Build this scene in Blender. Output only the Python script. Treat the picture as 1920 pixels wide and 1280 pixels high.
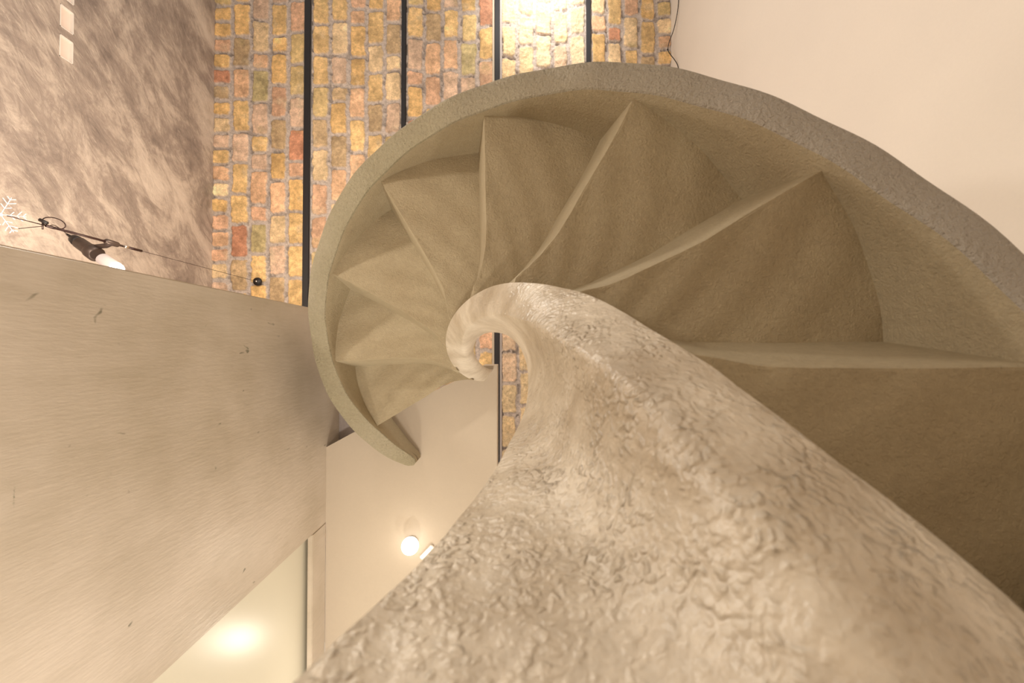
import bpy, bmesh, math, random
import numpy as np
from mathutils import Vector, Matrix

for o in list(bpy.data.objects):
    bpy.data.objects.remove(o, do_unlink=True)
C = bpy.context.scene.collection
random.seed(7)
rng = np.random.RandomState(11)
PI = math.pi
EYE = 0.25                      # camera height above the floor; every z below is "above the lens" + EYE

# ------------------------------------------------------------------ camera
cam_d = bpy.data.cameras.new('camera')
cam = bpy.data.objects.new('camera', cam_d)
C.objects.link(cam)
cam.location = (0, 0, EYE)
cam.rotation_euler = (PI + math.atan(14 / 800), 0, 0)
cam_d.sensor_width = 36
cam_d.lens = 15
cam_d.clip_start = 0.01
cam_d.dof.use_dof = True
cam_d.dof.focus_distance = 1.9
cam_d.dof.aperture_fstop = 5.6
bpy.context.scene.camera = cam

# ------------------------------------------------------------------ world, exposure
W = bpy.data.worlds.new('world')
bpy.context.scene.world = W
W.use_nodes = True
bg = W.node_tree.nodes['Background']
bg.inputs[0].default_value = (1.0, 0.93, 0.84, 1)
bg.inputs[1].default_value = 0.68
vs = bpy.context.scene.view_settings
vs.view_transform = 'Standard'
vs.look = 'None'
vs.gamma = 1
vs.use_curve_mapping = False
vs.exposure = 0.03

# ------------------------------------------------------------------ room lamps and added fill lights
def light(name, kind, loc, energy, col, size=0.1, target=None, **kw):
    d = bpy.data.lights.new(name, kind)
    d.energy = energy
    d.color = col
    if kind == 'AREA':
        d.shape = 'DISK'
        d.size = size
    elif kind in ('POINT', 'SPOT'):
        d.shadow_soft_size = size
    for k, v in kw.items():
        setattr(d, k, v)
    o = bpy.data.objects.new(name, d)
    C.objects.link(o)
    o.location = loc
    if target is not None:
        o.rotation_euler = (Vector(target) - Vector(loc)).to_track_quat('-Z', 'Y').to_euler()
    return o

# bright uplighter near the ceiling, washing the bay over the stair
light('ceiling_uplight', 'SPOT', (0.27, -3.40, EYE + 3.1), 75, (1.0, 0.96, 0.88), 0.05,
      (0.27, -3.1, EYE + 3.8), spot_size=1.7, spot_blend=0.9)
# unseen warm fill lights, added to wash bricks, stucco and cream wall
light('upper_fill_light', 'POINT', (-1.45, -0.9, EYE + 2.5), 30, (1.0, 0.84, 0.64), 0.12)
light('stucco_fill_light', 'POINT', (-1.9, -0.35, EYE + 1.75), 26, (1.0, 0.86, 0.72), 0.10)
light('cream_wall_fill_light', 'POINT', (0.1, -2.4, EYE + 2.3), 7, (1.0, 0.93, 0.86), 0.15)
# unseen warm spot added low left of the stair, brightening pier and door
light('pier_fill_light', 'SPOT', (-0.42, 0.85, 0.10), 60, (1.0, 0.91, 0.80), 0.08, (-0.9, 0.68, 1.05), spot_size=2.2, spot_blend=1.0)
# unseen fill light left of the stair, added for risers and string faces
light('lower_fill_light', 'POINT', (-1.5, -0.75, EYE + 0.42), 44, (1.0, 0.92, 0.80), 0.06)
light('under_landing_lamp', 'POINT', (0.40, 2.5, EYE + 0.75), 45, (1.0, 0.91, 0.77), 0.08)
light('under_landing_lamp', 'POINT', (-0.45, 2.5, EYE + 0.70), 65, (1.0, 0.91, 0.77), 0.08)
light('step_fill_light', 'POINT', (0.26, -0.24, 0.05), 1.5, (1.0, 0.88, 0.70), 0.06)  # unseen fill light under the steps, added to lift their soffits
light('landing_downlight', 'SPOT', (-0.58, 1.36, EYE + 2.03), 3.6, (1.0, 0.92, 0.78), 0.05, (-0.6, 1.34, 0), spot_size=2.7, spot_blend=0.5)
light('mid_fill_light', 'POINT', (-1.0, -1.5, EYE + 1.75), 40, (1.0, 0.92, 0.80), 0.05)  # unseen fill light, added to brighten the foot of the inner string

# ------------------------------------------------------------------ helpers
def obj(name, me, m=None, parent=None, smooth=True, kind=None):
    if isinstance(me, bmesh.types.BMesh):
        bm = me
        me = bpy.data.meshes.new(name)
        bm.to_mesh(me)
        bm.free()
    o = bpy.data.objects.new(name, me)
    C.objects.link(o)
    if m is not None and not me.materials:
        me.materials.append(m)
    if smooth:
        me.polygons.foreach_set('use_smooth', [True] * len(me.polygons))
    if parent is not None:
        o.parent = parent
    if kind:
        o['kind'] = kind
    return o

def tag(o, label, cat, group=None):
    o['label'] = label
    o['category'] = cat
    if group:
        o['group'] = group
    return o

def empty(name, loc):
    o = bpy.data.objects.new(name, None)
    C.objects.link(o)
    o.location = loc
    o.empty_display_size = 0.05
    return o

def shift(o, loc):
    """geometry was written in world metres; move the origin to its parent"""
    o.data.transform(Matrix.Translation(-Vector(loc)))

def box(bm, a, b):
    x0, y0, z0 = a
    x1, y1, z1 = b
    v = [bm.verts.new(p) for p in ((x0, y0, z0), (x1, y0, z0), (x1, y1, z0), (x0, y1, z0),
                                   (x0, y0, z1), (x1, y0, z1), (x1, y1, z1), (x0, y1, z1))]
    for f in ((3, 2, 1, 0), (4, 5, 6, 7), (0, 1, 5, 4), (1, 2, 6, 5), (2, 3, 7, 6), (3, 0, 4, 7)):
        bm.faces.new([v[i] for i in f])

def boxobj(name, a, b, m, bevel=0.0, **kw):
    bm = bmesh.new()
    box(bm, a, b)
    if bevel:
        bmesh.ops.bevel(bm, geom=bm.edges[:], offset=bevel, segments=2, affect='EDGES')
    return obj(name, bm, m, smooth=False, **kw)

def tube_mesh(name, pts, r, n=10):
    """round tube along a polyline; r is a number or one radius per point; closed ends"""
    pts = [Vector(p) for p in pts]
    if not hasattr(r, '__len__'):
        r = [r] * len(pts)
    bm = bmesh.new()
    rings = []
    up = None
    for i, p in enumerate(pts):
        t = (pts[min(i + 1, len(pts) - 1)] - pts[max(i - 1, 0)]).normalized()
        if up is None:
            up = t.orthogonal().normalized()
        up = (up - t * up.dot(t))
        up = up.normalized() if up.length > 1e-6 else t.orthogonal().normalized()
        s = t.cross(up)
        rings.append([bm.verts.new(p + (up * math.cos(2 * PI * k / n) + s * math.sin(2 * PI * k / n)) * r[i])
                      for k in range(n)])
    for a, b in zip(rings, rings[1:]):
        for k in range(n):
            bm.faces.new((a[k], a[(k + 1) % n], b[(k + 1) % n], b[k]))
    bm.faces.new(rings[0][::-1])
    bm.faces.new(rings[-1])
    me = bpy.data.meshes.new(name)
    bm.to_mesh(me)
    bm.free()
    return me

def spline(pts, n=8):
    P = [Vector(p) for p in pts]
    P = [P[0]] + P + [P[-1]]
    out = []
    for i in range(1, len(P) - 2):
        for k in range(n):
            t = k / n
            a, b, c, d = P[i - 1], P[i], P[i + 1], P[i + 2]
            out.append(0.5 * ((2 * b) + (c - a) * t + (2 * a - 5 * b + 4 * c - d) * t * t
                              + (3 * b - a - 3 * c + d) * t ** 3))
    out.append(P[-2])
    return out

# ------------------------------------------------------------------ materials
def mat(name, col, rough=0.7, metal=0.0, emit=None, estr=0.0, spec=0.5):
    m = bpy.data.materials.new(name)
    m.use_nodes = True
    b = m.node_tree.nodes['Principled BSDF']
    b.inputs['Base Color'].default_value = (*col, 1)
    b.inputs['Roughness'].default_value = rough
    b.inputs['Metallic'].default_value = metal
    b.inputs['Specular IOR Level'].default_value = spec
    if emit:
        b.inputs['Emission Color'].default_value = (*emit, 1)
        b.inputs['Emission Strength'].default_value = estr
    return m

class NT:
    def __init__(s, m):
        s.t = m.node_tree
        s.b = s.t.nodes['Principled BSDF']
        s.pos = s.n('ShaderNodeNewGeometry').outputs['Position']
    def n(s, kind, **kw):
        x = s.t.nodes.new(kind)
        for k, v in kw.items():
            setattr(x, k, v)
        return x
    def link(s, a, b):
        s.t.links.new(a, b)
    def mapped(s, scale=(1, 1, 1), rot=(0, 0, 0)):
        x = s.n('ShaderNodeMapping')
        x.inputs['Scale'].default_value = scale
        x.inputs['Rotation'].default_value = rot
        s.link(s.pos, x.inputs['Vector'])
        return x.outputs[0]
    def noise(s, scale, detail=4, rough=0.55, vec=None, dist=0.0):
        x = s.n('ShaderNodeTexNoise')
        x.inputs['Scale'].default_value = scale
        x.inputs['Detail'].default_value = detail
        x.inputs['Roughness'].default_value = rough
        x.inputs['Distortion'].default_value = dist
        s.link(vec if vec is not None else s.pos, x.inputs['Vector'])
        return x.outputs[0]
    def ramp(s, src, stops):
        x = s.n('ShaderNodeValToRGB')
        e = x.color_ramp.elements
        while len(e) < len(stops):
            e.new(0.5)
        for el, (p, c) in zip(e, stops):
            el.position = p
            el.color = (*c, 1) if hasattr(c, '__len__') else (c, c, c, 1)
        s.link(src, x.inputs[0])
        return x.outputs[0]
    def mix(s, f, a, b, mode='MIX'):
        x = s.n('ShaderNodeMix', data_type='RGBA', blend_type=mode)
        for i, v in ((0, f), (6, a), (7, b)):
            if hasattr(v, 'links') or hasattr(v, 'is_linked'):
                s.link(v, x.inputs[i])
            elif hasattr(v, '__len__'):
                x.inputs[i].default_value = (*v, 1)
            else:
                x.inputs[i].default_value = v
        return x.outputs[2]
    def math(s, op, a, b=0.0):
        x = s.n('ShaderNodeMath', operation=op)
        for i, v in ((0, a), (1, b)):
            if hasattr(v, 'is_linked'):
                s.link(v, x.inputs[i])
            else:
                x.inputs[i].default_value = v
        return x.outputs[0]
    def bump(s, h, dist, strength=1.0, prev=None):
        x = s.n('ShaderNodeBump')
        x.inputs['Distance'].default_value = dist
        x.inputs['Strength'].default_value = strength
        s.link(h, x.inputs['Height'])
        if prev is not None:
            s.link(prev, x.inputs['Normal'])
        return x.outputs[0]
    def base(s, c):
        s.link(c, s.b.inputs['Base Color'])
    def normal(s, n):
        s.link(n, s.b.inputs['Normal'])

def plaster(name, c1, c2, rough, fine, coarse, cscale=3.0, fscale=160, spec=0.35, spk=0.10):
    """trowelled plaster: two tones in soft clouds, fine grain, gentle unevenness"""
    m = mat(name, c1, rough, spec=spec)
    t = NT(m)
    cl = t.ramp(t.noise(cscale, 5, 0.6), [(0.35, c1), (0.68, c2)])
    sp = t.ramp(t.noise(90, 4, 0.7), [(0.3, 1 - spk), (0.7, 1 + spk / 2)])
    t.base(t.mix(1.0, cl, sp, 'MULTIPLY'))
    n1 = t.bump(t.noise(14, 4, 0.6), coarse)
    n2 = t.bump(t.noise(fscale, 5, 0.65), fine, prev=n1)
    t.normal(n2)
    return m

M = {}
M['soffit'] = plaster('stair_plaster', (0.355, 0.285, 0.18), (0.43, 0.36, 0.24), 0.62, 0.0030, 0.0045, fscale=210)
M['lip'] = plaster('stair_edge_plaster', (0.40, 0.345, 0.225), (0.46, 0.40, 0.28), 0.66, 0.015, 0.008, fscale=110)

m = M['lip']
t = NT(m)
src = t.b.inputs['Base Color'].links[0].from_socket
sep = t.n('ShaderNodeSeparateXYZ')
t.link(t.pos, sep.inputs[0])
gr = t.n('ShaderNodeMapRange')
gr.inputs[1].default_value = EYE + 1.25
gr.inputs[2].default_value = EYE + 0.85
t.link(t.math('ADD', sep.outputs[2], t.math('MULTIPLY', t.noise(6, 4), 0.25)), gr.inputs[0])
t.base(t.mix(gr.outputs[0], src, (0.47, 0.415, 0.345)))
m = mat('sealed_plaster', (0.6, 0.5, 0.38), 0.30, spec=0.55)
t = NT(m)
cl = t.ramp(t.noise(7, 5, 0.6), [(0.36, (0.44, 0.36, 0.265)), (0.62, (0.67, 0.59, 0.48))])
sp = t.ramp(t.noise(60, 4, 0.7), [(0.3, 0.88), (0.7, 1.06)])
t.base(t.mix(1.0, cl, sp, 'MULTIPLY'))
# the rough coat covers only the lower, wider part of the string
sep = t.n('ShaderNodeSeparateXYZ')
t.link(t.pos, sep.inputs[0])
low = t.n('ShaderNodeMapRange')
low.inputs[1].default_value = EYE + 1.15
low.inputs[2].default_value = EYE + 0.45
low.inputs[3].default_value = 0.06
low.inputs[4].default_value = 1.0
t.link(sep.outputs[2], low.inputs[0])
patchy = t.ramp(t.noise(11, 3, 0.5), [(0.36, 0.25), (0.62, 1.0)])
cover = t.math('MULTIPLY', low.outputs[0], patchy)
vo = t.n('ShaderNodeTexVoronoi', feature='SMOOTH_F1')
vo.inputs['Scale'].default_value = 125
vo.inputs['Smoothness'].default_value = 0.75
wp = t.n('ShaderNodeVectorMath', operation='MULTIPLY_ADD')
wn = t.n('ShaderNodeTexNoise')
wn.inputs['Scale'].default_value = 55
t.link(t.pos, wn.inputs['Vector'])
t.link(wn.outputs['Color'], wp.inputs[0])
wp.inputs[1].default_value = (0.022, 0.022, 0.022)
t.link(t.pos, wp.inputs[2])
t.link(wp.outputs[0], vo.inputs['Vector'])
lump = t.ramp(vo.outputs['Distance'], [(0.10, 1.0), (0.62, 0.0)])
pick = t.ramp(t.noise(24, 3, 0.5), [(0.38, 0.35), (0.60, 1.0)])
n1 = t.bump(t.math('MULTIPLY', t.math('MULTIPLY', lump, pick), cover), 0.0042)
wave = t.noise(1, 2, 0.45, vec=t.mapped((30, 30, 9), (0.6, -0.5, 0)))
n2 = t.bump(t.math('MULTIPLY', wave, cover), 0.006, prev=n1)
t.normal(t.bump(t.noise(240, 3, 0.6), 0.0009, prev=n2))
M['ribbon'] = m

# left wall: polished stucco with smoky grey swirls and pale trowel scratches
m = mat('polished_stucco', (0.5, 0.42, 0.36), 0.40, spec=0.4)
t = NT(m)
def streaks(rot, sy, sz, scale, detail, rough_, dist):
    v = t.mapped((1, 1, 1), (rot, 0, 0))
    q = t.n('ShaderNodeMapping')
    q.inputs['Scale'].default_value = (1, sy, sz)
    t.link(v, q.inputs['Vector'])
    return t.noise(scale, detail, rough_, vec=q.outputs[0], dist=dist)
big = t.noise(1.1, 7, 0.62, dist=1.2)
mid = streaks(0.75, 1.55, 0.9, 2.4, 10, 0.74, 1.0)
fin = streaks(0.95, 7, 3, 2.2, 8, 0.74, 1.2)
mixn = t.math('ADD', t.math('MULTIPLY', big, 0.36), t.math('ADD', t.math('MULTIPLY', mid, 0.44), t.math('MULTIPLY', fin, 0.20)))
cl = t.ramp(mixn, [(0.40, (0.22, 0.175, 0.155)), (0.475, (0.36, 0.29, 0.25)), (0.53, (0.54, 0.45, 0.385)), (0.60, (0.66, 0.56, 0.48))])
sc = t.ramp(streaks(0.7, 34, 4, 1.5, 6, 0.7, 2.2), [(0.60, 0.0), (0.70, 0.6)])
c2 = t.mix(sc, cl, (0.84, 0.72, 0.61))
dk = t.ramp(streaks(1.15, 18, 3, 1.3, 5, 0.7, 1.8), [(0.61, 0.0), (0.76, 0.45)])
t.base(t.mix(dk, c2, (0.15, 0.115, 0.10)))
t.normal(t.bump(fin, 0.007))
M['stucco'] = m

M['wall'] = plaster('smooth_wall_plaster', (0.73, 0.67, 0.615), (0.76, 0.70, 0.64), 0.6, 0.0001, 0.001, 1.2, spk=0.015)
M['slab'] = plaster('slab_plaster', (0.46, 0.385, 0.30), (0.49, 0.415, 0.325), 0.55, 0.0001, 0.001, 1.0, spk=0.02)
M['shade_plaster'] = plaster('grey_lilac_plaster', (0.40, 0.35, 0.33), (0.44, 0.38, 0.36), 0.7, 0.0006, 0.002)  # shadow tone of the soffit patch by the pier, put into its colour

# pier: worn painted plaster with scuffs
m = mat('worn_pier_plaster', (0.55, 0.47, 0.36), 0.33, spec=0.45)
t = NT(m)
cl = t.ramp(t.noise(2.4, 5, 0.6), [(0.33, (0.43, 0.36, 0.275)), (0.67, (0.57, 0.49, 0.405))])
smr = t.ramp(t.noise(1, 5, 0.65, vec=t.mapped((1, 26, 4)), dist=0.4), [(0.52, 0.0), (0.75, 0.35)])
c2 = t.mix(smr, cl, (0.36, 0.30, 0.22))
spk = t.ramp(t.noise(26, 2, 0.4, vec=t.mapped((1, 1.3, 0.7)), dist=0.6), [(0.735, 0.0), (0.80, 0.8)])
c3 = t.mix(spk, c2, (0.13, 0.12, 0.08))
# a few dark scuffs left by shoes and furniture
def scuff(src, y, z, sy, sz, col, a):
    v = t.n('ShaderNodeVectorMath', operation='SUBTRACT')
    t.link(t.pos, v.inputs[0])
    v.inputs[1].default_value = (PX_, y, EYE + z)
    w = t.n('ShaderNodeVectorMath', operation='MULTIPLY')
    t.link(v.outputs[0], w.inputs[0])
    w.inputs[1].default_value = (0, 1 / sy, 1 / sz)
    l = t.n('ShaderNodeVectorMath', operation='LENGTH')
    t.link(w.outputs[0], l.inputs[0])
    d = t.math('ADD', l.outputs['Value'], t.math('MULTIPLY', t.noise(160, 3, 0.6), 1.4))
    f = t.ramp(d, [(0.55, a), (0.98, 0.0)])
    return t.mix(f, src, col)
PX_ = -0.901
c4 = scuff(c3, 0.268, 0.777, 0.065, 0.007, (0.10, 0.11, 0.07), 0.9)
c5 = scuff(c4, 0.361, 1.306, 0.022, 0.022, (0.14, 0.14, 0.10), 0.8)
c6 = scuff(c5, 0.335, 1.01, 0.012, 0.02, (0.16, 0.12, 0.08), 0.8)
t.base(c6)
t.normal(t.bump(t.noise(1.0, 5, 0.6, vec=t.mapped((40, 90, 18))), 0.0008))
M['pier'] = m
M['door'] = mat('satin_lacquer', (0.60, 0.56, 0.45), 0.30, spec=0.5)
M['steel'] = mat('dark_steel', (0.012, 0.010, 0.012), 0.55)
M['fixture'] = mat('bronze_grey_metal', (0.09, 0.065, 0.055), 0.42, 0.6)
M['black'] = mat('black_rubber', (0.012, 0.008, 0.008), 0.5)
M['rod'] = mat('dark_rod', (0.03, 0.012, 0.010), 0.4, 0.4)
M['chrome'] = mat('chrome', (0.8, 0.75, 0.7), 0.15, 1.0)
M['bulb'] = mat('lit_bulb', (1, 1, 1), 0.4, emit=(1.0, 0.93, 0.82), estr=3.5)
M['tube'] = mat('lit_frosted_tube', (0.55, 0.48, 0.46), 0.4, emit=(1.0, 0.86, 0.80), estr=0.22)
M['tubetip'] = mat('lit_tube_tip', (1, 1, 1), 0.4, emit=(1.0, 0.95, 0.88), estr=4)
M['white'] = mat('white_paint', (0.85, 0.80, 0.75), 0.4)
M['snow'] = mat('white_plastic', (0.62, 0.60, 0.60), 0.35)
M['panel'] = mat('pale_panel', (0.80, 0.66, 0.58), 0.35)
m = mat('lower_floor', (0.55, 0.48, 0.40), 0.4)
t = NT(m)
t.base(t.ramp(t.noise(2.0, 4), [(0.3, (0.50, 0.43, 0.35)), (0.7, (0.60, 0.53, 0.45))]))
M['floor'] = m

# bricks: colour of every brick comes from a mesh attribute, grain from noise
m = mat('old_brick', (0.6, 0.4, 0.2), 0.85, spec=0.2)
t = NT(m)
at = t.n('ShaderNodeAttribute', attribute_name='brick_tone')
g = t.ramp(t.noise(34, 7, 0.75), [(0.30, 0.66), (0.70, 1.25)])
g2 = t.ramp(t.noise(150, 3, 0.6), [(0.3, 0.85), (0.7, 1.12)])
t.base(t.mix(1.0, t.mix(1.0, at.outputs['Color'], g, 'MULTIPLY'), g2, 'MULTIPLY'))
n1 = t.bump(t.noise(60, 6, 0.7), 0.010)
t.normal(n1)
M['brick'] = m

# ------------------------------------------------------------------ structure
ZC = EYE + 3.8
XL, XR = -2.676, 1.433
Y0, Y1 = -3.7, 2.6

def value_noise(x, y, scale, seed):
    r = np.random.RandomState(seed)
    G = r.rand(256, 256)
    u, v = x * scale + 50.3, y * scale + 50.7
    i, j = np.floor(u).astype(int), np.floor(v).astype(int)
    fu, fv = u - i, v - j
    fu, fv = fu * fu * (3 - 2 * fu), fv * fv * (3 - 2 * fv)
    g = lambda a, b: G[a % 256, b % 256]
    return (g(i, j) * (1 - fu) + g(i + 1, j) * fu) * (1 - fv) + (g(i, j + 1) * (1 - fu) + g(i + 1, j + 1) * fu) * fv

def fbm(x, y, scale, seed, octs=4):
    s, a, tot = 0, 1, 0
    for o in range(octs):
        s = s + a * value_noise(x, y, scale * 2 ** o, seed + o)
        tot += a
        a *= 0.55
    return s / tot - 0.5

TONES = [((0.82, 0.55, 0.26), 9), ((0.78, 0.50, 0.22), 6), ((0.80, 0.50, 0.31), 5), ((0.72, 0.44, 0.29), 4),
         ((0.60, 0.29, 0.18), 1), ((0.70, 0.51, 0.25), 3), ((0.55, 0.39, 0.23), 3), ((0.86, 0.63, 0.38), 6),
         ((0.58, 0.47, 0.25), 1), ((0.74, 0.52, 0.38), 4)]
TL = [np.array(c) for c, n in TONES for _ in range(n)]

def brick_bay(x0, x1, cols, seed, header=None, rough=0.0, pale=0.0):
    r = np.random.RandomState(seed)
    dx, dy = 0.0065, 0.0075
    nx, ny = int((x1 - x0) / dx) + 2, int((1.75 - (-3.6)) / dy) + 1
    xs, ys = np.linspace(x0, x1, nx), np.linspace(-3.6, 1.75, ny)
    X, Y = np.meshgrid(xs, ys)
    # wobbling joints
    Xw = X + 0.020 * fbm(X, Y, 5, seed + 1) + 0.026 * fbm(X, Y, 22, seed + 2)
    Yw = Y + 0.026 * fbm(X, Y, 5, seed + 3) + 0.028 * fbm(X, Y, 22, seed + 4)
    w = (x1 - x0) / cols
    ci = np.clip(np.floor((Xw - x0) / w).astype(int), 0, cols - 1)
    D = np.zeros_like(X)
    COL = np.zeros(X.shape + (3,))
    HB = np.zeros_like(X)
    for c in range(cols):
        msk = ci == c
        L = 0.145 if header == c else 0.292
        cuts = [-3.75 - r.rand() * L]
        while cuts[-1] < 1.9:
            l = L * (0.93 + 0.14 * r.rand())
            if r.rand() < 0.10 and header != c:
                l *= 0.52
            cuts.append(cuts[-1] + l)
        cuts = np.array(cuts)
        nb = len(cuts)
        tones = np.array([TL[r.randint(len(TL))] * (0.88 + 0.22 * r.rand()) for _ in range(nb)])
        hts = r.rand(nb)
        gx = 0.011 + 0.006 * r.rand(nb)
        yy, xx = Yw[msk], Xw[msk]
        bi = np.clip(np.searchsorted(cuts, yy) - 1, 0, nb - 2)
        cx = xx - (x0 + c * w)
        ex = np.minimum(cx, w - cx) - gx[bi]
        ey = np.minimum(yy - cuts[bi], cuts[bi + 1] - yy) - gx[bi] * 0.9
        # rounded-corner distance to the brick's edge
        q = 0.022
        ax, ay = np.maximum(q - ex, 0), np.maximum(q - ey, 0)
        d = q - np.sqrt(ax * ax + ay * ay)
        d = np.where((ax == 0) & (ay == 0), np.minimum(ex, ey), d)
        D[msk] = d
        COL[msk] = tones[bi]
        HB[msk] = hts[bi]
    d = D + 0.006 * fbm(X, Y, 60, seed + 7)
    inside = np.clip(d / 0.008, 0, 1)
    inside = inside * inside * (3 - 2 * inside)
    h = inside * (0.010 + 0.006 * HB) + 0.006 * fbm(X, Y, 24, seed + 9) + 0.006 * (1 - inside) * (fbm(X, Y, 90, seed + 10))
    deep = np.clip(-d / 0.006, 0, 1) * (fbm(X, Y, 12, seed + 12) > 0.10)
    h = h - 0.012 * deep
    gap = (deep * np.clip((-d - 0.002) / 0.004, 0, 1))[..., None]
    if rough:
        h = h + rough * fbm(X, Y, 14, seed + 15) * 1.6 + rough * 0.8 * fbm(X, Y, 45, seed + 16)
    # a faint arch between the beams
    arch = 0.018 * (1 - ((X - (x0 + x1) / 2) / ((x1 - x0) / 2)) ** 2)
    Z = ZC - h + arch
    patch = fbm(X, Y, 11, seed + 20)[..., None]
    brick = COL * (1 + 0.9 * patch) * (1 + 0.5 * fbm(X, Y, 34, seed + 27)[..., None])
    lite = np.clip(fbm(X, Y, 8, seed + 21) * 4 - 0.55, 0, 1)[..., None]
    brick = brick * (1 - 0.6 * lite) + np.array([0.72, 0.58, 0.40]) * 0.6 * lite
    moss = np.clip(fbm(X, Y, 5, seed + 22) * 5 - 1.0, 0, 1)[..., None]
    brick = brick * (1 - 0.45 * moss) + np.array([0.40, 0.35, 0.15]) * 0.45 * moss
    mortar = np.array([0.56, 0.475, 0.425]) * (1 + 0.5 * fbm(X, Y, 60, seed + 24)[..., None])
    if pale:
        brick = brick * (1 - pale) + np.array([0.80, 0.70, 0.52]) * pale
    ins = inside[..., None]
    col = (brick * ins + mortar * (1 - ins)) * (1 - 0.3 * gap)
    P = np.stack([X, Y, Z], -1).reshape(-1, 3)
    idx = np.arange(nx * ny).reshape(ny, nx)
    F = np.stack([idx[:-1, :-1], idx[1:, :-1], idx[1:, 1:], idx[:-1, 1:]], -1).reshape(-1, 4)
    return P, F, np.clip(col, 0.01, 1).reshape(-1, 3)

BAYS = [(-2.70, -1.845, 5, 101, 0, 0, 0), (-1.805, -0.985, 5, 202, None, 0, 0.04), (-0.952, -0.150, 5, 303, None, 0.004, 0.04),
        (-0.104, 0.670, 5, 404, None, 0.022, 0.45), (0.705, 1.45, 5, 505, 4, 0.002, 0.03)]
Ps, Fs, Cs, off = [], [], [], 0
for bx in BAYS:
    P, F, c = brick_bay(bx[0], bx[1], bx[2], bx[3], header=bx[4], rough=bx[5], pale=bx[6])
    Ps.append(P); Fs.append(F + off); Cs.append(c)
    off += len(P)
P, F, c = np.concatenate(Ps), np.concatenate(Fs), np.concatenate(Cs)
me = bpy.data.meshes.new('ceiling')
me.vertices.add(len(P))
me.vertices.foreach_set('co', P.ravel())
me.loops.add(len(F) * 4)
me.loops.foreach_set('vertex_index', F.ravel())
me.polygons.add(len(F))
me.polygons.foreach_set('loop_start', np.arange(len(F)) * 4)
me.update(calc_edges=True)
at = me.color_attributes.new('brick_tone', 'FLOAT_COLOR', 'POINT')
at.data.foreach_set('color', np.concatenate([c, np.ones((len(c), 1))], 1).ravel())
ceil = obj('ceiling', me, M['brick'], kind='structure')
# deck above the bricks, closing the room
boxobj('ceiling', (XL - 0.2, Y0, ZC + 0.03), (XR + 0.2, Y1, ZC + 0.15), M['shade_plaster'], kind='structure')

for xb, wd, lab in ((-1.838, 0.052, 'black steel ceiling beam between bricks, nearest the mottled grey wall'),
                    (-0.973, 0.036, 'thin black steel ceiling beam, second from the mottled grey wall'),
                    (-0.133, 0.044, 'black steel ceiling beam left of the floodlit bay, also seen through the stair eye'),
                    (0.687, 0.040, 'black steel ceiling beam right of the floodlit bay, nearest the cream wall')):
    bm = bmesh.new()
    box(bm, (xb - wd / 2, -3.6, ZC - 0.022), (xb + wd / 2, 1.75, ZC - 0.008))
    box(bm, (xb - wd / 7, -3.6, ZC - 0.008), (xb + wd / 7, 1.75, ZC + 0.03))
    bmesh.ops.bevel(bm, geom=bm.edges[:], offset=0.0015, segments=1, affect='EDGES')
    o = obj('steel_beam', bm, M['steel'], smooth=False)
    tag(o, lab, 'beam')
# plastered cheek beside the third and fourth beams
boxobj('trim_1', (-0.176, -3.6, ZC - 0.014), (-0.157, 1.75, ZC + 0.02), M['slab'], kind='structure')
boxobj('trim_2', (-0.109, -3.6, ZC - 0.014), (-0.090, 1.75, ZC + 0.02), M['shade_plaster'], kind='structure')

boxobj('floor', (XL - 0.2, Y0, -0.1), (XR + 0.2, Y1, 0.0), M['floor'], kind='structure')
boxobj('wall_right', (XR, Y0, 0.0), (XR + 0.15, Y1, ZC + 0.03), M['wall'], kind='structure')

# left wall with three small recesses
NZ0, NZ1 = EYE + 2.492, EYE + 2.570
NY = [(-1.865, -1.732), (-2.046, -1.912), (-2.228, -2.094)]
bm = bmesh.new()
ys = sorted([Y0, Y1] + [y for p in NY for y in p])
zs = [0.0, NZ0, NZ1, ZC + 0.03]
for i in range(len(ys) - 1):
    for j in range(3):
        hole = j == 1 and any(abs(ys[i] - a) < 1e-6 for a, b in NY)
        if hole:
            a, b, z0, z1 = ys[i], ys[i + 1], zs[1], zs[2]
            xo, xi = XL, XL - 0.022
            for q4 in (((xo, a, z0), (xi, a, z0), (xi, a, z1), (xo, a, z1)), ((xo, b, z0), (xo, b, z1), (xi, b, z1), (xi, b, z0)),
                       ((xo, a, z0), (xo, b, z0), (xi, b, z0), (xi, a, z0)), ((xo, a, z1), (xi, a, z1), (xi, b, z1), (xo, b, z1)),
                       ((xi, a, z0), (xi, b, z0), (xi, b, z1), (xi, a, z1))):
                bm.faces.new([bm.verts.new(p) for p in q4])
        else:
            bm.faces.new([bm.verts.new(p) for p in ((XL, ys[i], zs[j]), (XL, ys[i + 1], zs[j]),
                                                    (XL, ys[i + 1], zs[j + 1]), (XL, ys[i], zs[j + 1]))])
bmesh.ops.remove_doubles(bm, verts=bm.verts[:], dist=1e-5)
box(bm, (XL - 0.18, Y0, 0), (XL - 0.04, Y1, ZC + 0.03))
obj('wall_left', bm, M['stucco'], smooth=False, kind='structure')
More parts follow.
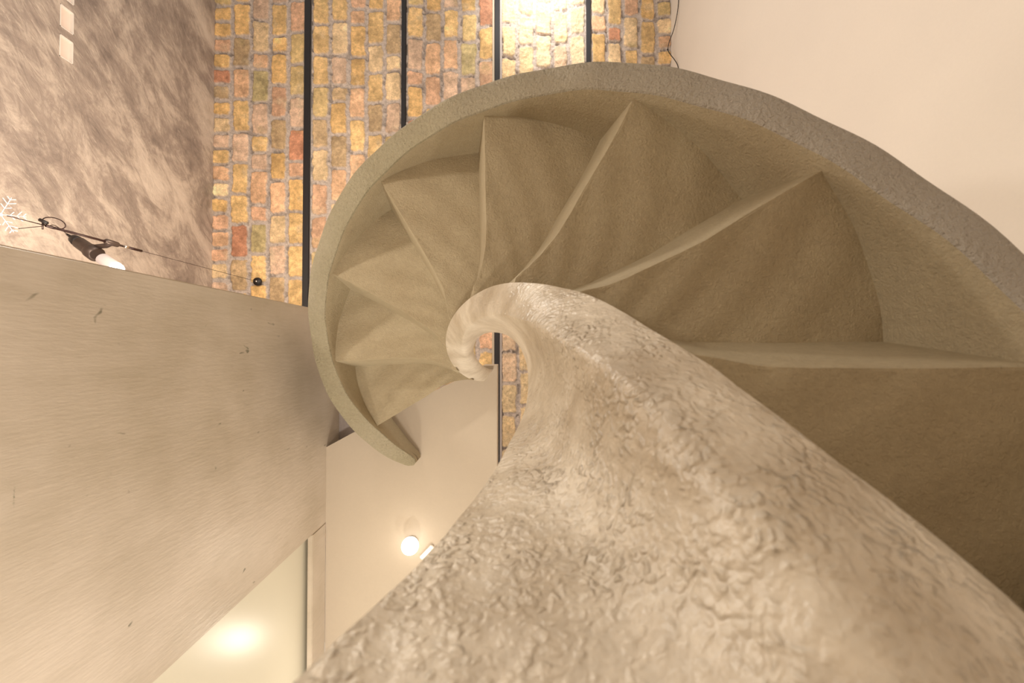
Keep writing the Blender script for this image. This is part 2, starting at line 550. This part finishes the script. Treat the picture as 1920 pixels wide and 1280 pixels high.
for (a, b), lab in zip(NY, ('pale blank plate recessed in the mottled wall, nearest the suspended lamp',
                            'pale blank plate recessed in the mottled wall, middle one of three',
                            'pale blank plate recessed in the mottled wall, cut off by the top of the photo')):
    t_ = empty('recessed_plate', (XL - 0.020, (a + b) / 2, (NZ0 + NZ1) / 2))
    tag(t_, lab, 'wall plate', 'plates recessed in the mottled wall')
    o = boxobj('plate', (XL - 0.0218, a + 0.002, NZ0 + 0.002), (XL - 0.016, b - 0.002, NZ1 - 0.002), M['panel'], 0.0012, parent=t_)
    shift(o, t_.location)
    bm = bmesh.new()
    for p in (((a, NZ0), (a + 0.004, NZ1)), ((b - 0.004, NZ0), (b, NZ1)), ((a, NZ0), (b, NZ0 + 0.004)), ((a, NZ1 - 0.003), (b, NZ1))):
        box(bm, (XL - 0.016, p[0][0], p[0][1]), (XL + 0.0015, p[1][0], p[1][1]))
    o = obj('rim', bm, M['white'], parent=t_, smooth=False)
    shift(o, t_.location)

# pier (worn plaster) with the door leaf beside it, and the landing slab
PX = -0.901
bm = bmesh.new()
box(bm, (PX - 0.20, -0.185, 0.0), (PX, 0.84, EYE + 2.23))
ed = [e for e in bm.edges if abs(e.verts[0].co.x - PX) < 1e-4 and abs(e.verts[1].co.x - PX) < 1e-4
      and abs(e.verts[0].co.y - e.verts[1].co.y) < 1e-4]
bmesh.ops.bevel(bm, geom=ed, offset=0.004, segments=3, affect='EDGES')
obj('wall_pier', bm, M['pier'], smooth=False, kind='structure')
boxobj('trim_3', (PX - 0.024, 0.84, EYE + 1.945), (PX, Y1, EYE + 2.08), M['pier'], 0.003, kind='structure')
boxobj('door_1', (PX - 0.080, 0.842, 0.004), (PX - 0.040, Y1, EYE + 2.03), M['door'], 0.002, kind='structure')

SZ = EYE + 2.08
poly = [(-0.073, 0.081), (-0.143, 0.081), (-0.20, 0.115), (-0.26, 0.151), (-0.36, 0.196), (-0.467, 0.249), (-0.596, 0.335),
        (-0.777, 0.409), (PX, 0.476), (PX, Y1), (-0.073, Y1)]
bm = bmesh.new()
lo = [bm.verts.new((x, y, SZ)) for x, y in poly]
hi = [bm.verts.new((x, y, SZ + 0.20)) for x, y in poly]
bm.faces.new(lo)
bm.faces.new(hi[::-1])
for i in range(len(poly)):
    j = (i + 1) % len(poly)
    bm.faces.new((lo[j], lo[i], hi[i], hi[j]))
bmesh.ops.recalc_face_normals(bm, faces=bm.faces[:])
obj('ceiling', bm, M['slab'], smooth=False, kind='structure')
bm = bmesh.new()
pl2 = [(PX - 0.2, -0.185), (-0.72, -0.185), (-0.60, 0.34), (-0.777, 0.411), (PX, 0.478), (PX - 0.2, 0.478)]
lo = [bm.verts.new((x, y, EYE + 2.232)) for x, y in pl2]
hi = [bm.verts.new((x, y, EYE + 2.28)) for x, y in pl2]
bm.faces.new(lo); bm.faces.new(hi[::-1])
for i in range(6):
    bm.faces.new((lo[(i + 1) % 6], lo[i], hi[i], hi[(i + 1) % 6]))
bmesh.ops.recalc_face_normals(bm, faces=bm.faces[:])
obj('ceiling', bm, M['shade_plaster'], smooth=False, kind='structure')

# ------------------------------------------------------------------ spiral staircase
AX, AY = -0.0577, 0.0557        # axis of the stair
T0, DT, RISE = 150.4, 29.4, 0.2
def hz(t):
    return EYE + 1.85 - RISE * (t - T0) / DT
def cyl(r, t, z):
    a = math.radians(t)
    return (AX + r * math.cos(a), AY + r * math.sin(a), z)

stair = empty('spiral_staircase', (AX, AY, 0.0))
tag(stair, 'beige plastered concrete spiral staircase seen from below, winding up to the landing', 'staircase')

def loft(name, sections, mats, matrule, parent, close_ends=True):
    """closed sections along the climb -> one skin"""
    n = len(sections[0])
    bm = bmesh.new()
    R = [[bm.verts.new(p) for p in s] for s in sections]
    for a, b in zip(R, R[1:]):
        for k in range(n):
            f = bm.faces.new((a[k], b[k], b[(k + 1) % n], a[(k + 1) % n]))
            f.material_index = matrule(k)
    if close_ends:
        bm.faces.new(R[0]); bm.faces.new(R[-1][::-1])
    bmesh.ops.recalc_face_normals(bm, faces=bm.faces[:])
    me = bpy.data.meshes.new(name)
    for m_ in mats:
        me.materials.append(m_)
    bm.to_mesh(me)
    bm.free()
    o = obj(name, me, None, parent)
    me.set_sharp_from_angle(angle=math.radians(38))
    shift(o, stair.location)
    return o

# outer string: radii read along the climb (angle, inner radius, outer radius)
RO = np.array([(128, .628), (132, .646), (139, .655), (146, .663), (153.5, .675), (159.5, .681), (166, .687), (174, .690), (187, .694), (200, .701),
               (212, .706), (227, .710), (240, .709), (250, .705), (264, .701), (284, .698), (302, .698), (312, .692),
               (320, .684), (328, .683), (335, .691), (342, .687), (350, .683), (370, .684), (480, .69)])
RI = np.array([(128, .592), (132, .589), (139, .585), (145, .585), (152, .592), (158, .603), (166, .613), (178, .622), (191, .632),
               (207, .636), (222, .640), (240, .640), (250, .640), (262, .634), (286, .637), (310, .633), (326, .626),
               (334, .627), (345, .633), (352, .627), (480, .63)])
def soft(tab, ts, w):
    # hand-made but even: average the measured radii over a few degrees
    v = np.interp(np.arange(ts[0] - w, ts[-1] + w + 1e-6, 0.5), tab[:, 0], tab[:, 1])
    n = int(2 * w / 0.5) + 1
    sm = np.convolve(v, np.ones(n) / n, 'valid')
    return np.interp(ts, np.arange(len(sm)) * 0.5 + ts[0], sm)
secs = []
end = 486
ts = np.arange(129.5, end, 1.5)
RO_, RI_ = soft(RO, ts, 7), soft(RI, ts, 7)
for t_, ro, ri in zip(ts, RO_, RI_):
    z = hz(t_) - 0.02
    e = min(max((t_ - 129.5) / 3.5, 0), 1)
    sq = 0.45 + 0.55 * math.sqrt(max(0, 1 - (1 - e) ** 2))   # rounded nose at the landing
    mid = (ro + ri) / 2
    ro, ri = mid + (ro - mid) * sq, mid + (ri - mid) * sq
    top = z + 0.34
    if t_ < 180:
        top = min(top, SZ - 0.001 + max(0, (t_ - 166) / 14) ** 2 * 0.3)
    z = max(z, 0.0)
    top = max(top, 0.02)
    wob = 0.0025 * math.sin(t_ * 0.21) + 0.002 * math.sin(t_ * 0.47 + 1)
    b = 0.007
    secs.append([cyl(ri, t_, z + b + wob), cyl(ri + b * .3, t_, z + b * .3 + wob), cyl(ri + b, t_, z + wob),
                 cyl(mid, t_, z - 0.002 + wob), cyl(ro - b, t_, z + wob), cyl(ro - b * .3, t_, z + b * .3 + wob), cyl(ro, t_, z + b + wob),
                 cyl(ro, t_, (z + top) / 2), cyl(ro, t_, top - b), cyl(ro - b, t_, top), cyl(ri + b, t_, top), cyl(ri, t_, top - b),
                 cyl(ri, t_, (z + top) / 2 - 0.02), cyl(ri, t_, z + 0.05)])
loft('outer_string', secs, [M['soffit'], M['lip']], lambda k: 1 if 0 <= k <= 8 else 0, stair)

# inner string: ribbon round the open eye, flaring into a broad foot
OO = np.array([(126, .118), (140, .135), (151, .147), (173, .165), (193, .176), (208, .181), (222, .185), (235, .187), (249, .189), (262, .192),
               (275, .196), (285, .198), (296, .200), (305, .204), (312, .208), (318, .214), (324, .219), (332, .225), (339.5, .232),
               (344.5, .241), (348.5, .250), (351.25, .258), (355.5, .267), (358, .275), (362.25, .291), (365.75, .307),
               (368.25, .324), (370.75, .341), (373, .358), (375.5, .378), (382, .42), (390, .46), (405, .50), (520, .52)])
II = np.array([(126, .055), (155.75, .064), (184, .073), (206.5, .088), (223.75, .099), (238.5, .107), (255.75, .110), (273, .108),
               (293.5, .107), (309.5, .103), (325, .100), (342, .097), (356, .096), (369, .095), (385, .097), (394, .099),
               (417, .099), (428, .104), (438.75, .109), (448.75, .113), (454, .118), (460, .123), (465, .125), (472, .130),
               (476, .14), (520, .19)])
MM = np.array([(126, .085), (156, .095), (184, .108), (207, .120), (240, .130), (304, .128), (328, .136), (342, .153), (356, .176), (370, .206),
               (380, .245), (390, .285), (402, .32), (520, .34)])
def drop(t):
    return -0.06 * min(max((t - 150) / 60, 0), 1)
def dz_i(t):
    s = min(max((t - 200) / 145, 0), 1)
    s = s * s * (3 - 2 * s)
    v = .07 + .53 * s
    if t > 480:
        v *= max(0.1, 1 - (t - 480) / 45)
    return v
secs = []
for t_ in np.arange(127.5, 512, 1.5):
    ro = np.interp(t_, OO[:, 0], OO[:, 1]); ri = np.interp(t_, II[:, 0], II[:, 1]); rm = np.interp(t_, MM[:, 0], MM[:, 1])
    z = hz(t_); zi = z + dz_i(t_)
    z += drop(t_)
    zl = lambda v: max(v, 0.0)
    s = []
    # underside from the tread line to the ridge
    for u in (0, .12, .3, .5, .7, .85):
        bulge = 4 * u * (1 - u)
        s.append(cyl(ro + (rm - ro) * u, t_, zl(z - 0.03 * u - 0.010 * bulge)))
    # eye-side face: rolls over the ridge, then climbs, concave where the foot flares
    zb = z - 0.030
    p0, p1, p2, p3 = (rm, zb), (rm + (ri - rm) * .42, zb + (zi - zb) * .02), (ri + (rm - ri) * .10, zb + (zi - zb) * .45), (ri, zi)
    for j in range(0, 17):
        u = j / 16
        w = [(1 - u) ** 3, 3 * u * (1 - u) ** 2, 3 * u * u * (1 - u), u ** 3]
        s.append(cyl(sum(a * b[0] for a, b in zip(w, (p0, p1, p2, p3))), t_, zl(sum(a * b[1] for a, b in zip(w, (p0, p1, p2, p3))))))
    th = 0.012
    s.append(cyl(ri + 0.010, t_, zl(zi + th)))
    hold = max(z + 0.20, zi - 0.02) if t_ < 480 else zi
    rt = max(ri + 0.03, min(ro - 0.015, ri + 0.075))
    s.append(cyl(rt, t_, zl(min(zi + th + 0.006, 9))))
    s.append(cyl(rt + 0.008, t_, zl(zi - 0.01)))
    if t_ < 200:
        top = zi
    else:
        top = max(z + 0.05, zi - 0.25)
    s.append(cyl(max(ro - 0.01, rt + 0.009), t_, zl(max(z + 0.012, min(zi - 0.015, z + 0.33)))))
    s.append(cyl(ro, t_, zl(z + 0.008)))
    s = [(x, y, min(zz, SZ - 0.002)) if t_ < 175 else (x, y, zz) for x, y, zz in s]
    secs.append(s)
loft('inner_string', secs, [M['ribbon']], lambda k: 0, stair)

# steps: soffit of each tread and the riser that drops from its lower end
RG = {0: [(.64, 1.8), (.597, 1.8), (.49, 2.5), (.361, 3.9), (.274, 6.5), (.22, 6.9), (.162, 1.7), (.105, -15)],
      1: [(.64, 1.0), (.548, 1.4), (.439, 2.6), (.33, 4.2), (.275, 3.7), (.231, 1.7), (.187, -3.9), (.162, -12.2), (.134, -25)],
      2: [(.64, .2), (.528, .8), (.438, 1.1), (.35, 1.3), (.281, .6), (.233, -.9), (.192, -5.5), (.169, -12.5), (.13, -24)],
      3: [(.64, .5), (.514, .7), (.376, .9), (.32, .4), (.268, -.4), (.226, -4.7), (.207, -7.5), (.181, -15.2), (.13, -26)],
      4: [(.64, 1.0), (.413, 1.0), (.369, 1.1), (.314, .7), (.27, -.9), (.225, -5.1), (.181, -16.5), (.13, -28)],
      5: [(.64, 1.0), (.578, 1.3), (.511, 1.3), (.414, .8), (.371, .8), (.32, .2), (.269, -2.1), (.234, -5.2), (.206, -9.9), (.193, -13.9), (.13, -26)],
      6: [(.64, 1.5), (.494, 1.1), (.415, 1.1), (.372, .4), (.33, -.6), (.283, -2.0), (.249, -4.0), (.219, -8.0), (.18, -15)],
      7: [(.64, .5), (.598, .3), (.492, -.3), (.448, -.7), (.373, -1.7), (.329, -2.6), (.3, -4.1), (.272, -6.2), (.22, -10)]}
def ridge(k, r):
    p = RG[min(k, 7)][::-1]
    if k > 7:
        p = [(a + 0.0, b) for a, b in p]
    return T0 + k * DT + max(-9.0, float(np.interp(r, [a for a, b in p], [b for a, b in p])))
NS, NA = 30, 16
LAST = 10
for k in range(0, LAST + 1):
    Zk, Zn = EYE + 1.85 - RISE * k, EYE + 1.85 - RISE * (k + 1)
    secs = []
    znose = max(Zn, 0.0)
    def fit(i, fa):
        """point i of NS between the outer string and the inner string, at angle fa(r)"""
        r = 0.645
        for _ in range(6):
            rin = float(np.interp(fa(r), OO[:, 0], OO[:, 1])) - 0.006
            r = 0.6 * r + 0.4 * (0.645 - (0.645 - rin) * i / NS) if _ else 0.645 - (0.645 - rin) * i / NS
        return r, fa(r)
    lagf = lambda r: min(math.degrees(0.030 / max(r, .18)), 9)
    for i in range(NS + 1):
        s = []
        for j in range(NA + 1):
            u = j / NA
            r, a = fit(i, lambda q: ridge(k, q) + (ridge(k + 1, q) - lagf(q) - ridge(k, q)) * u)
            s.append(cyl(r, a, Zk + 0.004 * math.sin(u * PI) * math.sin(min(1, i / NS * 1.2) * PI) + 0.0015 * math.sin(a * .5 + r * 40 + k)))
        for q_ in (0.06, 0.2, 0.5, 0.8, 0.95):
            r, a = fit(i, lambda q: ridge(k + 1, q) - lagf(q) * (1 - q_ * .97))
            s.append(cyl(r, a, Zk + (znose - Zk) * q_))
        r, a = fit(i, lambda q: ridge(k + 1, q) + math.degrees(0.003 / q))
        s.append(cyl(r, a, znose + 0.0005))
        tk = lambda q: math.degrees(0.045 / max(q, .2))
        r, a = fit(i, lambda q: ridge(k + 1, q) + tk(q))
        s.append(cyl(r, a, znose + 0.006))
        s.append(cyl(r, a, Zk + 0.05))
        for u in (.66, .33, 0):
            r, a = fit(i, lambda q: ridge(k, q) + (ridge(k + 1, q) - ridge(k, q)) * u)
            s.append(cyl(r, a, Zk + 0.05))
        secs.append(s)
    loft('step', secs, [M['soffit']], lambda q: 0, stair)

# ------------------------------------------------------------------ globe lamp on the landing soffit
gl = empty('ceiling_lamp', (-0.482, 0.931, SZ))
tag(gl, 'round lit globe lamp glowing on the cream landing soffit', 'lamp')
bm = bmesh.new()
bmesh.ops.create_uvsphere(bm, u_segments=32, v_segments=20, radius=0.041)
g = obj('bulb', bm, M['bulb'], gl)
g.location = (0, 0, -0.046)
bm = bmesh.new()
bmesh.ops.create_cone(bm, cap_ends=True, segments=32, radius1=0.026, radius2=0.030, depth=0.008)
g = obj('base_plate', bm, M['white'], gl)
g.location = (0, 0, -0.0045)
light('globe_glow', 'POINT', (-0.482, 0.931, SZ - 0.16), 0.45, (1.0, 0.86, 0.68), 0.04)

fit = empty('soffit_fitting', (-0.410, 0.978, SZ))
tag(fit, 'small shiny strip fitting on the soffit between globe lamp and stair', 'fitting')
bm = bmesh.new()
box(bm, (-0.042, -0.010, -0.012), (0.042, 0.010, 0.0))
bmesh.ops.bevel(bm, geom=bm.edges[:], offset=0.003, segments=2, affect='EDGES')
a = obj('housing', bm, M['white'], fit, smooth=False)
bm = bmesh.new()
box(bm, (-0.024, -0.008, -0.0145), (0.024, 0.008, -0.011))
b = obj('lens', bm, mat('lit_lens', (1, 1, 1), 0.3, emit=(1.0, 0.88, 0.66), estr=0.25), fit, smooth=False)
fit.rotation_euler = (0, 0, math.atan2(-0.059, 0.056))

# ------------------------------------------------------------------ suspended spotlight on its cable
CX, CY = -2.262, -0.598
lampE = empty('suspended_spotlight', (CX, CY, ZC))
tag(lampE, 'dark spotlight with glowing tube clamped to a rod on a vertical cable', 'lamp')
def part(name, me, m_, par=lampE):
    o = obj(name, me, m_, par)
    shift(o, lampE.location)
    return o
Z = lambda z: EYE + z
part('cable', tube_mesh('cable', [(CX, CY, ZC - 0.02), (CX, CY, Z(2.59))], 0.0016, 6), M['rod'])
bm = bmesh.new()
bmesh.ops.create_cone(bm, cap_ends=True, segments=32, radius1=0.034, radius2=0.038, depth=0.022)
bmesh.ops.translate(bm, verts=bm.verts[:], vec=(CX, CY, ZC - 0.020))
bmesh.ops.bevel(bm, geom=[e for e in bm.edges if len(e.link_faces) == 2 and e.calc_face_angle() > 0.8], offset=0.004, segments=2, affect='EDGES')
me_ = bpy.data.meshes.new('anchor'); bm.to_mesh(me_); bm.free()
an = part('ceiling_anchor', me_, M['black'])
bm = bmesh.new()
bmesh.ops.create_uvsphere(bm, u_segments=16, v_segments=10, radius=0.009)
bmesh.ops.translate(bm, verts=bm.verts[:], vec=(CX, CY, ZC - 0.034))
me_ = bpy.data.meshes.new('screw'); bm.to_mesh(me_); bm.free()
o = obj('screw', me_, M['chrome'], an); shift(o, lampE.location)
part('rod', tube_mesh('rod', [(CX, CY, Z(2.595)), (CX, CY, Z(2.50))], 0.0075, 12), M['rod'])
part('rod', tube_mesh('rod', [(CX, CY, Z(2.485)), (CX, CY, Z(2.06))], 0.0062, 12), M['rod'])
part('rod_joint', tube_mesh('rod_joint', [(CX, CY, Z(2.505)), (CX, CY, Z(2.478))], 0.0078, 12), M['chrome'])
part('lower_cable', tube_mesh('lower_cable', [(CX, CY, Z(2.06)), (CX + .002, CY + .002, Z(1.90))], 0.0022, 6), M['rod'])
# clamp and arm
cl_ = part('clamp', tube_mesh('clamp', [(CX, CY, Z(2.445)), (CX, CY, Z(2.435)), (CX, CY, Z(2.37)), (CX, CY, Z(2.36))], [0.009, 0.015, 0.017, 0.010], 16), M['fixture'])
bA, bB = Vector((-2.4818, -0.6044, Z(2.42))), Vector((-2.312, -0.4966, Z(2.4)))     # housing axis
bA.y -= 0.012
bB.y -= 0.012
ax_ = (bB - bA).normalized()
arm0 = bA + (bB - bA) * 0.55
part('arm', tube_mesh('arm', [(CX, CY, Z(2.40)), (CX - 0.03, CY + 0.015, Z(2.40)), tuple(arm0 + Vector((0.0, -0.02, 0)))], [0.014, 0.014, 0.012], 12), M['fixture'])
hs = part('housing', tube_mesh('housing', [tuple(bA + ax_ * s) for s in (0.018, 0.022, 0.10, 0.104, 0.106, 0.112, 0.158, 0.160)],
          [0.024, 0.033, 0.0350, 0.0350, 0.040, 0.042, 0.0425, 0.034], 28), M['fixture'])
o = obj('end_cap', tube_mesh('end_cap', [tuple(bA + ax_ * s) for s in (-0.028, -0.022, 0.0, 0.020)], [0.014, 0.025, 0.030, 0.031], 24), M['black'], hs); shift(o, lampE.location)
o = obj('strain_relief', tube_mesh('strain_relief', [tuple(bA + ax_ * s) for s in (-0.075, -0.05, -0.026)], [0.005, 0.008, 0.011], 12), M['black'], hs); shift(o, lampE.location)
part('glass_tube', tube_mesh('glass_tube', [tuple(bB + ax_ * s) for s in (-0.004, 0.0, 0.09, 0.10)], [0.028, 0.033, 0.035, 0.035], 24), M['tube'])
part('glowing_tip', tube_mesh('glowing_tip', [tuple(bB + ax_ * s) for s in (0.10, 0.118, 0.132, 0.140, 0.143)], [0.035, 0.0335, 0.027, 0.016, 0.004], 24), M['tubetip'])
# flex: from the housing tail back to the rod's foot, with a loose loop
tail = bA + ax_ * (-0.07)
foot = Vector((CX - 0.004, CY, Z(2.075)))
part('flex', tube_mesh('flex', spline([tuple(tail), (-2.44, -0.640, Z(2.31)), (-2.34, -0.632, Z(2.17)), tuple(foot)], 10), 0.0022, 8), M['rod'])
loop = []
cxl, cyl_ = -2.2501, -0.6169
for k in range(0, 25):
    a = PI + 0.25 + (2 * PI - 0.15) * k / 24
    lx, ly = 0.060 * math.cos(a), 0.026 * math.sin(a)
    loop.append((cxl + lx * .96 - ly * .2, cyl_ + lx * .24 + ly, Z(2.085)))
part('flex_loop', tube_mesh('flex_loop', loop, 0.0024, 8), M['rod'])
part('knot', tube_mesh('knot', [(-2.2906, -0.6263, Z(2.06)), (-2.2567, -0.6107, Z(2.06))], 0.0085, 10), M['black'])
part('toggle', tube_mesh('toggle', [(-2.2775, -0.6133, Z(2.06)), (-2.2768, -0.5795, Z(2.06))], 0.0036, 8), M['fixture'])
part('flex_end', tube_mesh('flex_end', [(-2.2771, -0.5951, Z(2.06)), (-2.3226, -0.587, Z(2.05)), (-2.3817, -0.5805, Z(2.05))], 0.0017, 6), M['rod'])
light('spotlight_glow', 'POINT', tuple(bB + ax_ * 0.30 + Vector((0, 0.10, 0.02))), 8, (1.0, 0.84, 0.66), 0.03)

# ------------------------------------------------------------------ snowflake ornament below the lamp
sc_ = Vector((-2.3261, -0.6111, Z(1.93)))
sn = empty('snowflake_ornament', tuple(sc_))
tag(sn, 'white snowflake ornament hanging under the suspended spotlight, cut by the left frame', 'ornament')
n_ = (Vector((0, 0, EYE)) - sc_).normalized()
e1 = Vector((1, 0, 0)); e1 = (e1 - n_ * e1.dot(n_)).normalized()
e2 = n_.cross(e1)
if e2.y < 0: e2 = -e2
for a_deg, L in ((-56, .090), (8, .078), (74, .082), (124, .085), (188, .08), (254, .085)):
    bm = bmesh.new()
    a = math.radians(a_deg)
    d = e1 * math.cos(a) + e2 * math.sin(a)
    s = e1 * -math.sin(a) + e2 * math.cos(a)
    segs = [(Vector((0, 0, 0)), d * L, .0020, .0016)]
    for q_, l in ((.36, .022), (.62, .028), (.86, .018)):
        for sg in (-1, 1):
            b0 = d * L * q_
            segs.append((b0, b0 + (d * .62 + s * sg * .78) * l, .0017, .0022))
    for p, q2, r0, r1 in segs:
        tm = tube_mesh('x', [tuple(p), tuple(p.lerp(q2, .5)), tuple(p.lerp(q2, .97)), tuple(q2)], [r0, (r0 + r1) / 2, r1, r1 * .5], 8)
        bm.from_mesh(tm)
        bpy.data.meshes.remove(tm)
    obj('arm', bm, M['snow'], sn)
bm = bmesh.new()
bmesh.ops.create_uvsphere(bm, u_segments=14, v_segments=8, radius=0.008)
obj('hub', bm, M['snow'], sn)

# ------------------------------------------------------------------ loose black wire by the cream wall
pts = [(1.427, -3.0404, EYE + 3.6),
       (1.4235, -2.9333, EYE + 3.605),
       (1.4165, -2.8464, EYE + 3.63),
       (1.402, -2.7619, EYE + 3.66),
       (1.3778, -2.6899, EYE + 3.69),
       (1.3694, -2.626, EYE + 3.7),
       (1.3864, -2.5764, EYE + 3.69),
       (1.4073, -2.5133, EYE + 3.66),
       (1.423, -2.4463, EYE + 3.63),
       (1.427, -2.3662, EYE + 3.6),
       (1.427, -2.2289, EYE + 3.5)]
wr = empty('hanging_wire', pts[5])
tag(wr, 'thin loose black wire hanging along the cream wall beside the bricks', 'wire')
o = obj('wire', tube_mesh('wire', spline(pts, 6), 0.0034, 8), M['black'], wr); shift(o, wr.location)
o = obj('clip', tube_mesh('clip', [Vector(pts[5]) + Vector((-.008, -.006, 0)), Vector(pts[5]) + Vector((.004, .004, .003))], 0.006, 10), M['black'], wr); shift(o, wr.location)
